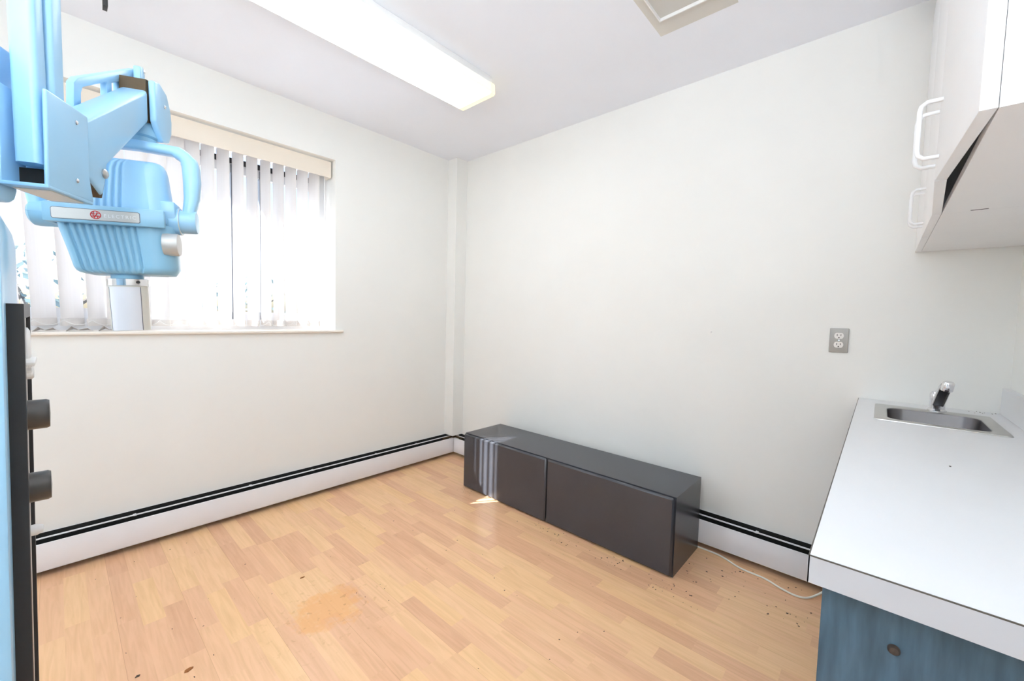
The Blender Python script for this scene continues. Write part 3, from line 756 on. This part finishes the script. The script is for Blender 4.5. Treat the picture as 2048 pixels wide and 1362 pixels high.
build(MB().box((px-.006, -1.885, 1.098), (px+.007, -1.80, 1.103), .0015, 2, xf=lean).box((px-.006, -1.885, 1.084), (px+.004, -1.80, 1.089), .001, 2, xf=lean).box((px-.006, -1.885, 1.088), (px-.001, -1.80, 1.099), xf=lean), 'lever_guide', M['ivory'], co)
for z in (1.031, .933):
    k = build(MB().lathe(lean((px-.008, -1.862, z)), [(.0195, 0), (.0195, .0235), (.018, .0265), (.0001, .0272)], (1, 0, 0), 32), 'knob', M['knob'], co)
build(MB().lathe(lean((px-.006, -1.845, .868)), [(.007, 0), (.0075, .010), (.005, .016), (.0001, .017)], (1, 0, 0)), 'toggle', M['whiteplastic'], co)

# ------------------------------------------------------------------ outside
struct(MB().box((-30, .62, -3.2), (30, 45, -3.0)), 'ground', M['grass'])
struct(MB().box((-4.2, WT+.02, -3.0), (-3.9, 1.39, 4.5)), 'wall_added_shade', M['alum'])     # added unseen wall that keeps the sun off the left vanes
def tree(x, y, h, rad, label):
    t = thing('tree', (x, y, -3), label, 'tree', 'trees outside the window')
    mb = MB().sweep([(x, y, -3), (x+.1, y, -3+h*.4), (x-.05, y+.1, -3+h*.8)], [.16, .11, .04], n=10)
    for k in range(7):
        a = k*2.4; z = -3+h*(.35+.07*k)
        mb.sweep([(x, y, z), (x+math.cos(a)*rad*.5, y+math.sin(a)*rad*.5, z+rad*.4), (x+math.cos(a)*rad*.85, y+math.sin(a)*rad*.85, z+rad*.6)], [.05, .03, .01], n=6)
    build(mb, 'trunk', M['wood'], t)
    lf = MB(); bm = lf.bm
    for _ in range(900):
        a = random.uniform(0, 2*PI); r = rad*math.sqrt(random.random()); z = -3+h*(.4+.6*random.random())
        c = V((x+r*math.cos(a), y+r*math.sin(a), z)); s = random.uniform(.05, .11)
        u = V((random.uniform(-1, 1), random.uniform(-1, 1), random.uniform(-1, 1))).normalized(); q = u.orthogonal().normalized()
        vs = [bm.verts.new(c+u*s), bm.verts.new(c+q*s*.5), bm.verts.new(c-u*s), bm.verts.new(c-q*s*.5)]
        bm.faces.new(vs)
    build(lf, 'foliage', M['leaf'], t, False)
tree(-2.6, 8.5, 5.2, 1.7, 'leafy tree outside the window, seen left of the hanging cone')
tree(.6, 10.5, 5.0, 1.9, 'leafy tree outside the window, seen through the right half of the blind')

# ------------------------------------------------------------------ light
sd = V((1.45, -1.0, -1.30)).normalized()
sun = bpy.data.lights.new('sun', 'SUN'); sun.energy = 19; sun.angle = math.radians(.53); sun.color = (.97, .99, 1)
so = bpy.data.objects.new('sun', sun); COL.objects.link(so); so.rotation_euler = sd.to_track_quat('-Z', 'Y').to_euler(); so.location = (-5, 6, 8)
def area(name, loc, target, sx, sy, energy, col):
    l = bpy.data.lights.new(name, 'AREA'); l.shape = 'RECTANGLE'; l.size = sx; l.size_y = sy; l.energy = energy; l.color = col
    o = bpy.data.objects.new(name, l); COL.objects.link(o); o.location = loc
    o.rotation_euler = (V(target)-V(loc)).to_track_quat('-Z', 'Y').to_euler(); return o
area('left_fill_light', (-3.22, -1.15, 1.15), (0, -1.9, .9), .8, 2.0, 8, (.72, .86, 1.0))      # added soft fill at the left wall, no doorway there
area('ceiling_fill_light', (-2.85, -2.8, 1.5), (-2.75, -2.75, 2.44), .35, .35, 25, (.82, .92, 1.0))   # added fill light bounced off the ceiling
wd = bpy.data.worlds.new('sky'); SC.world = wd; wd.use_nodes = True
nt = wd.node_tree
for n in list(nt.nodes): nt.nodes.remove(n)
wo = nt.nodes.new('ShaderNodeOutputWorld'); bg = nt.nodes.new('ShaderNodeBackground'); sk_ = nt.nodes.new('ShaderNodeTexSky')
sk_.sky_type = 'NISHITA'; sk_.sun_disc = False; sk_.sun_elevation = math.radians(42); sk_.sun_rotation = math.radians(-52); sk_.air_density = 1.0; sk_.dust_density = 2.0
bg.inputs['Strength'].default_value = .26
nt.links.new(sk_.outputs[0], bg.inputs[0]); nt.links.new(bg.outputs[0], wo.inputs[0])

# ------------------------------------------------------------------ camera
cam = bpy.data.cameras.new('camera'); cam.sensor_width = 36; cam.lens = 818.89/2048*36; cam.clip_start = .02
oc = bpy.data.objects.new('camera', cam); COL.objects.link(oc)
Rm = Matrix(((.6691749, .024615, -.7426971), (-.7426594, .0567555, -.6672599), (.0257276, .9980846, .0562599)))
oc.matrix_world = Matrix.Translation((-2.2836, -2.69408, 1.17672)) @ Rm.to_4x4()
SC.camera = oc
vs = SC.view_settings
vs.view_transform = 'Standard'; vs.look = 'None'; vs.gamma = 1; vs.use_curve_mapping = False; vs.exposure = 0.65
SC.cycles.max_bounces = 12; SC.cycles.diffuse_bounces = 8; SC.cycles.transparent_max_bounces = 16
SC.cycles.sample_clamp_indirect = 8
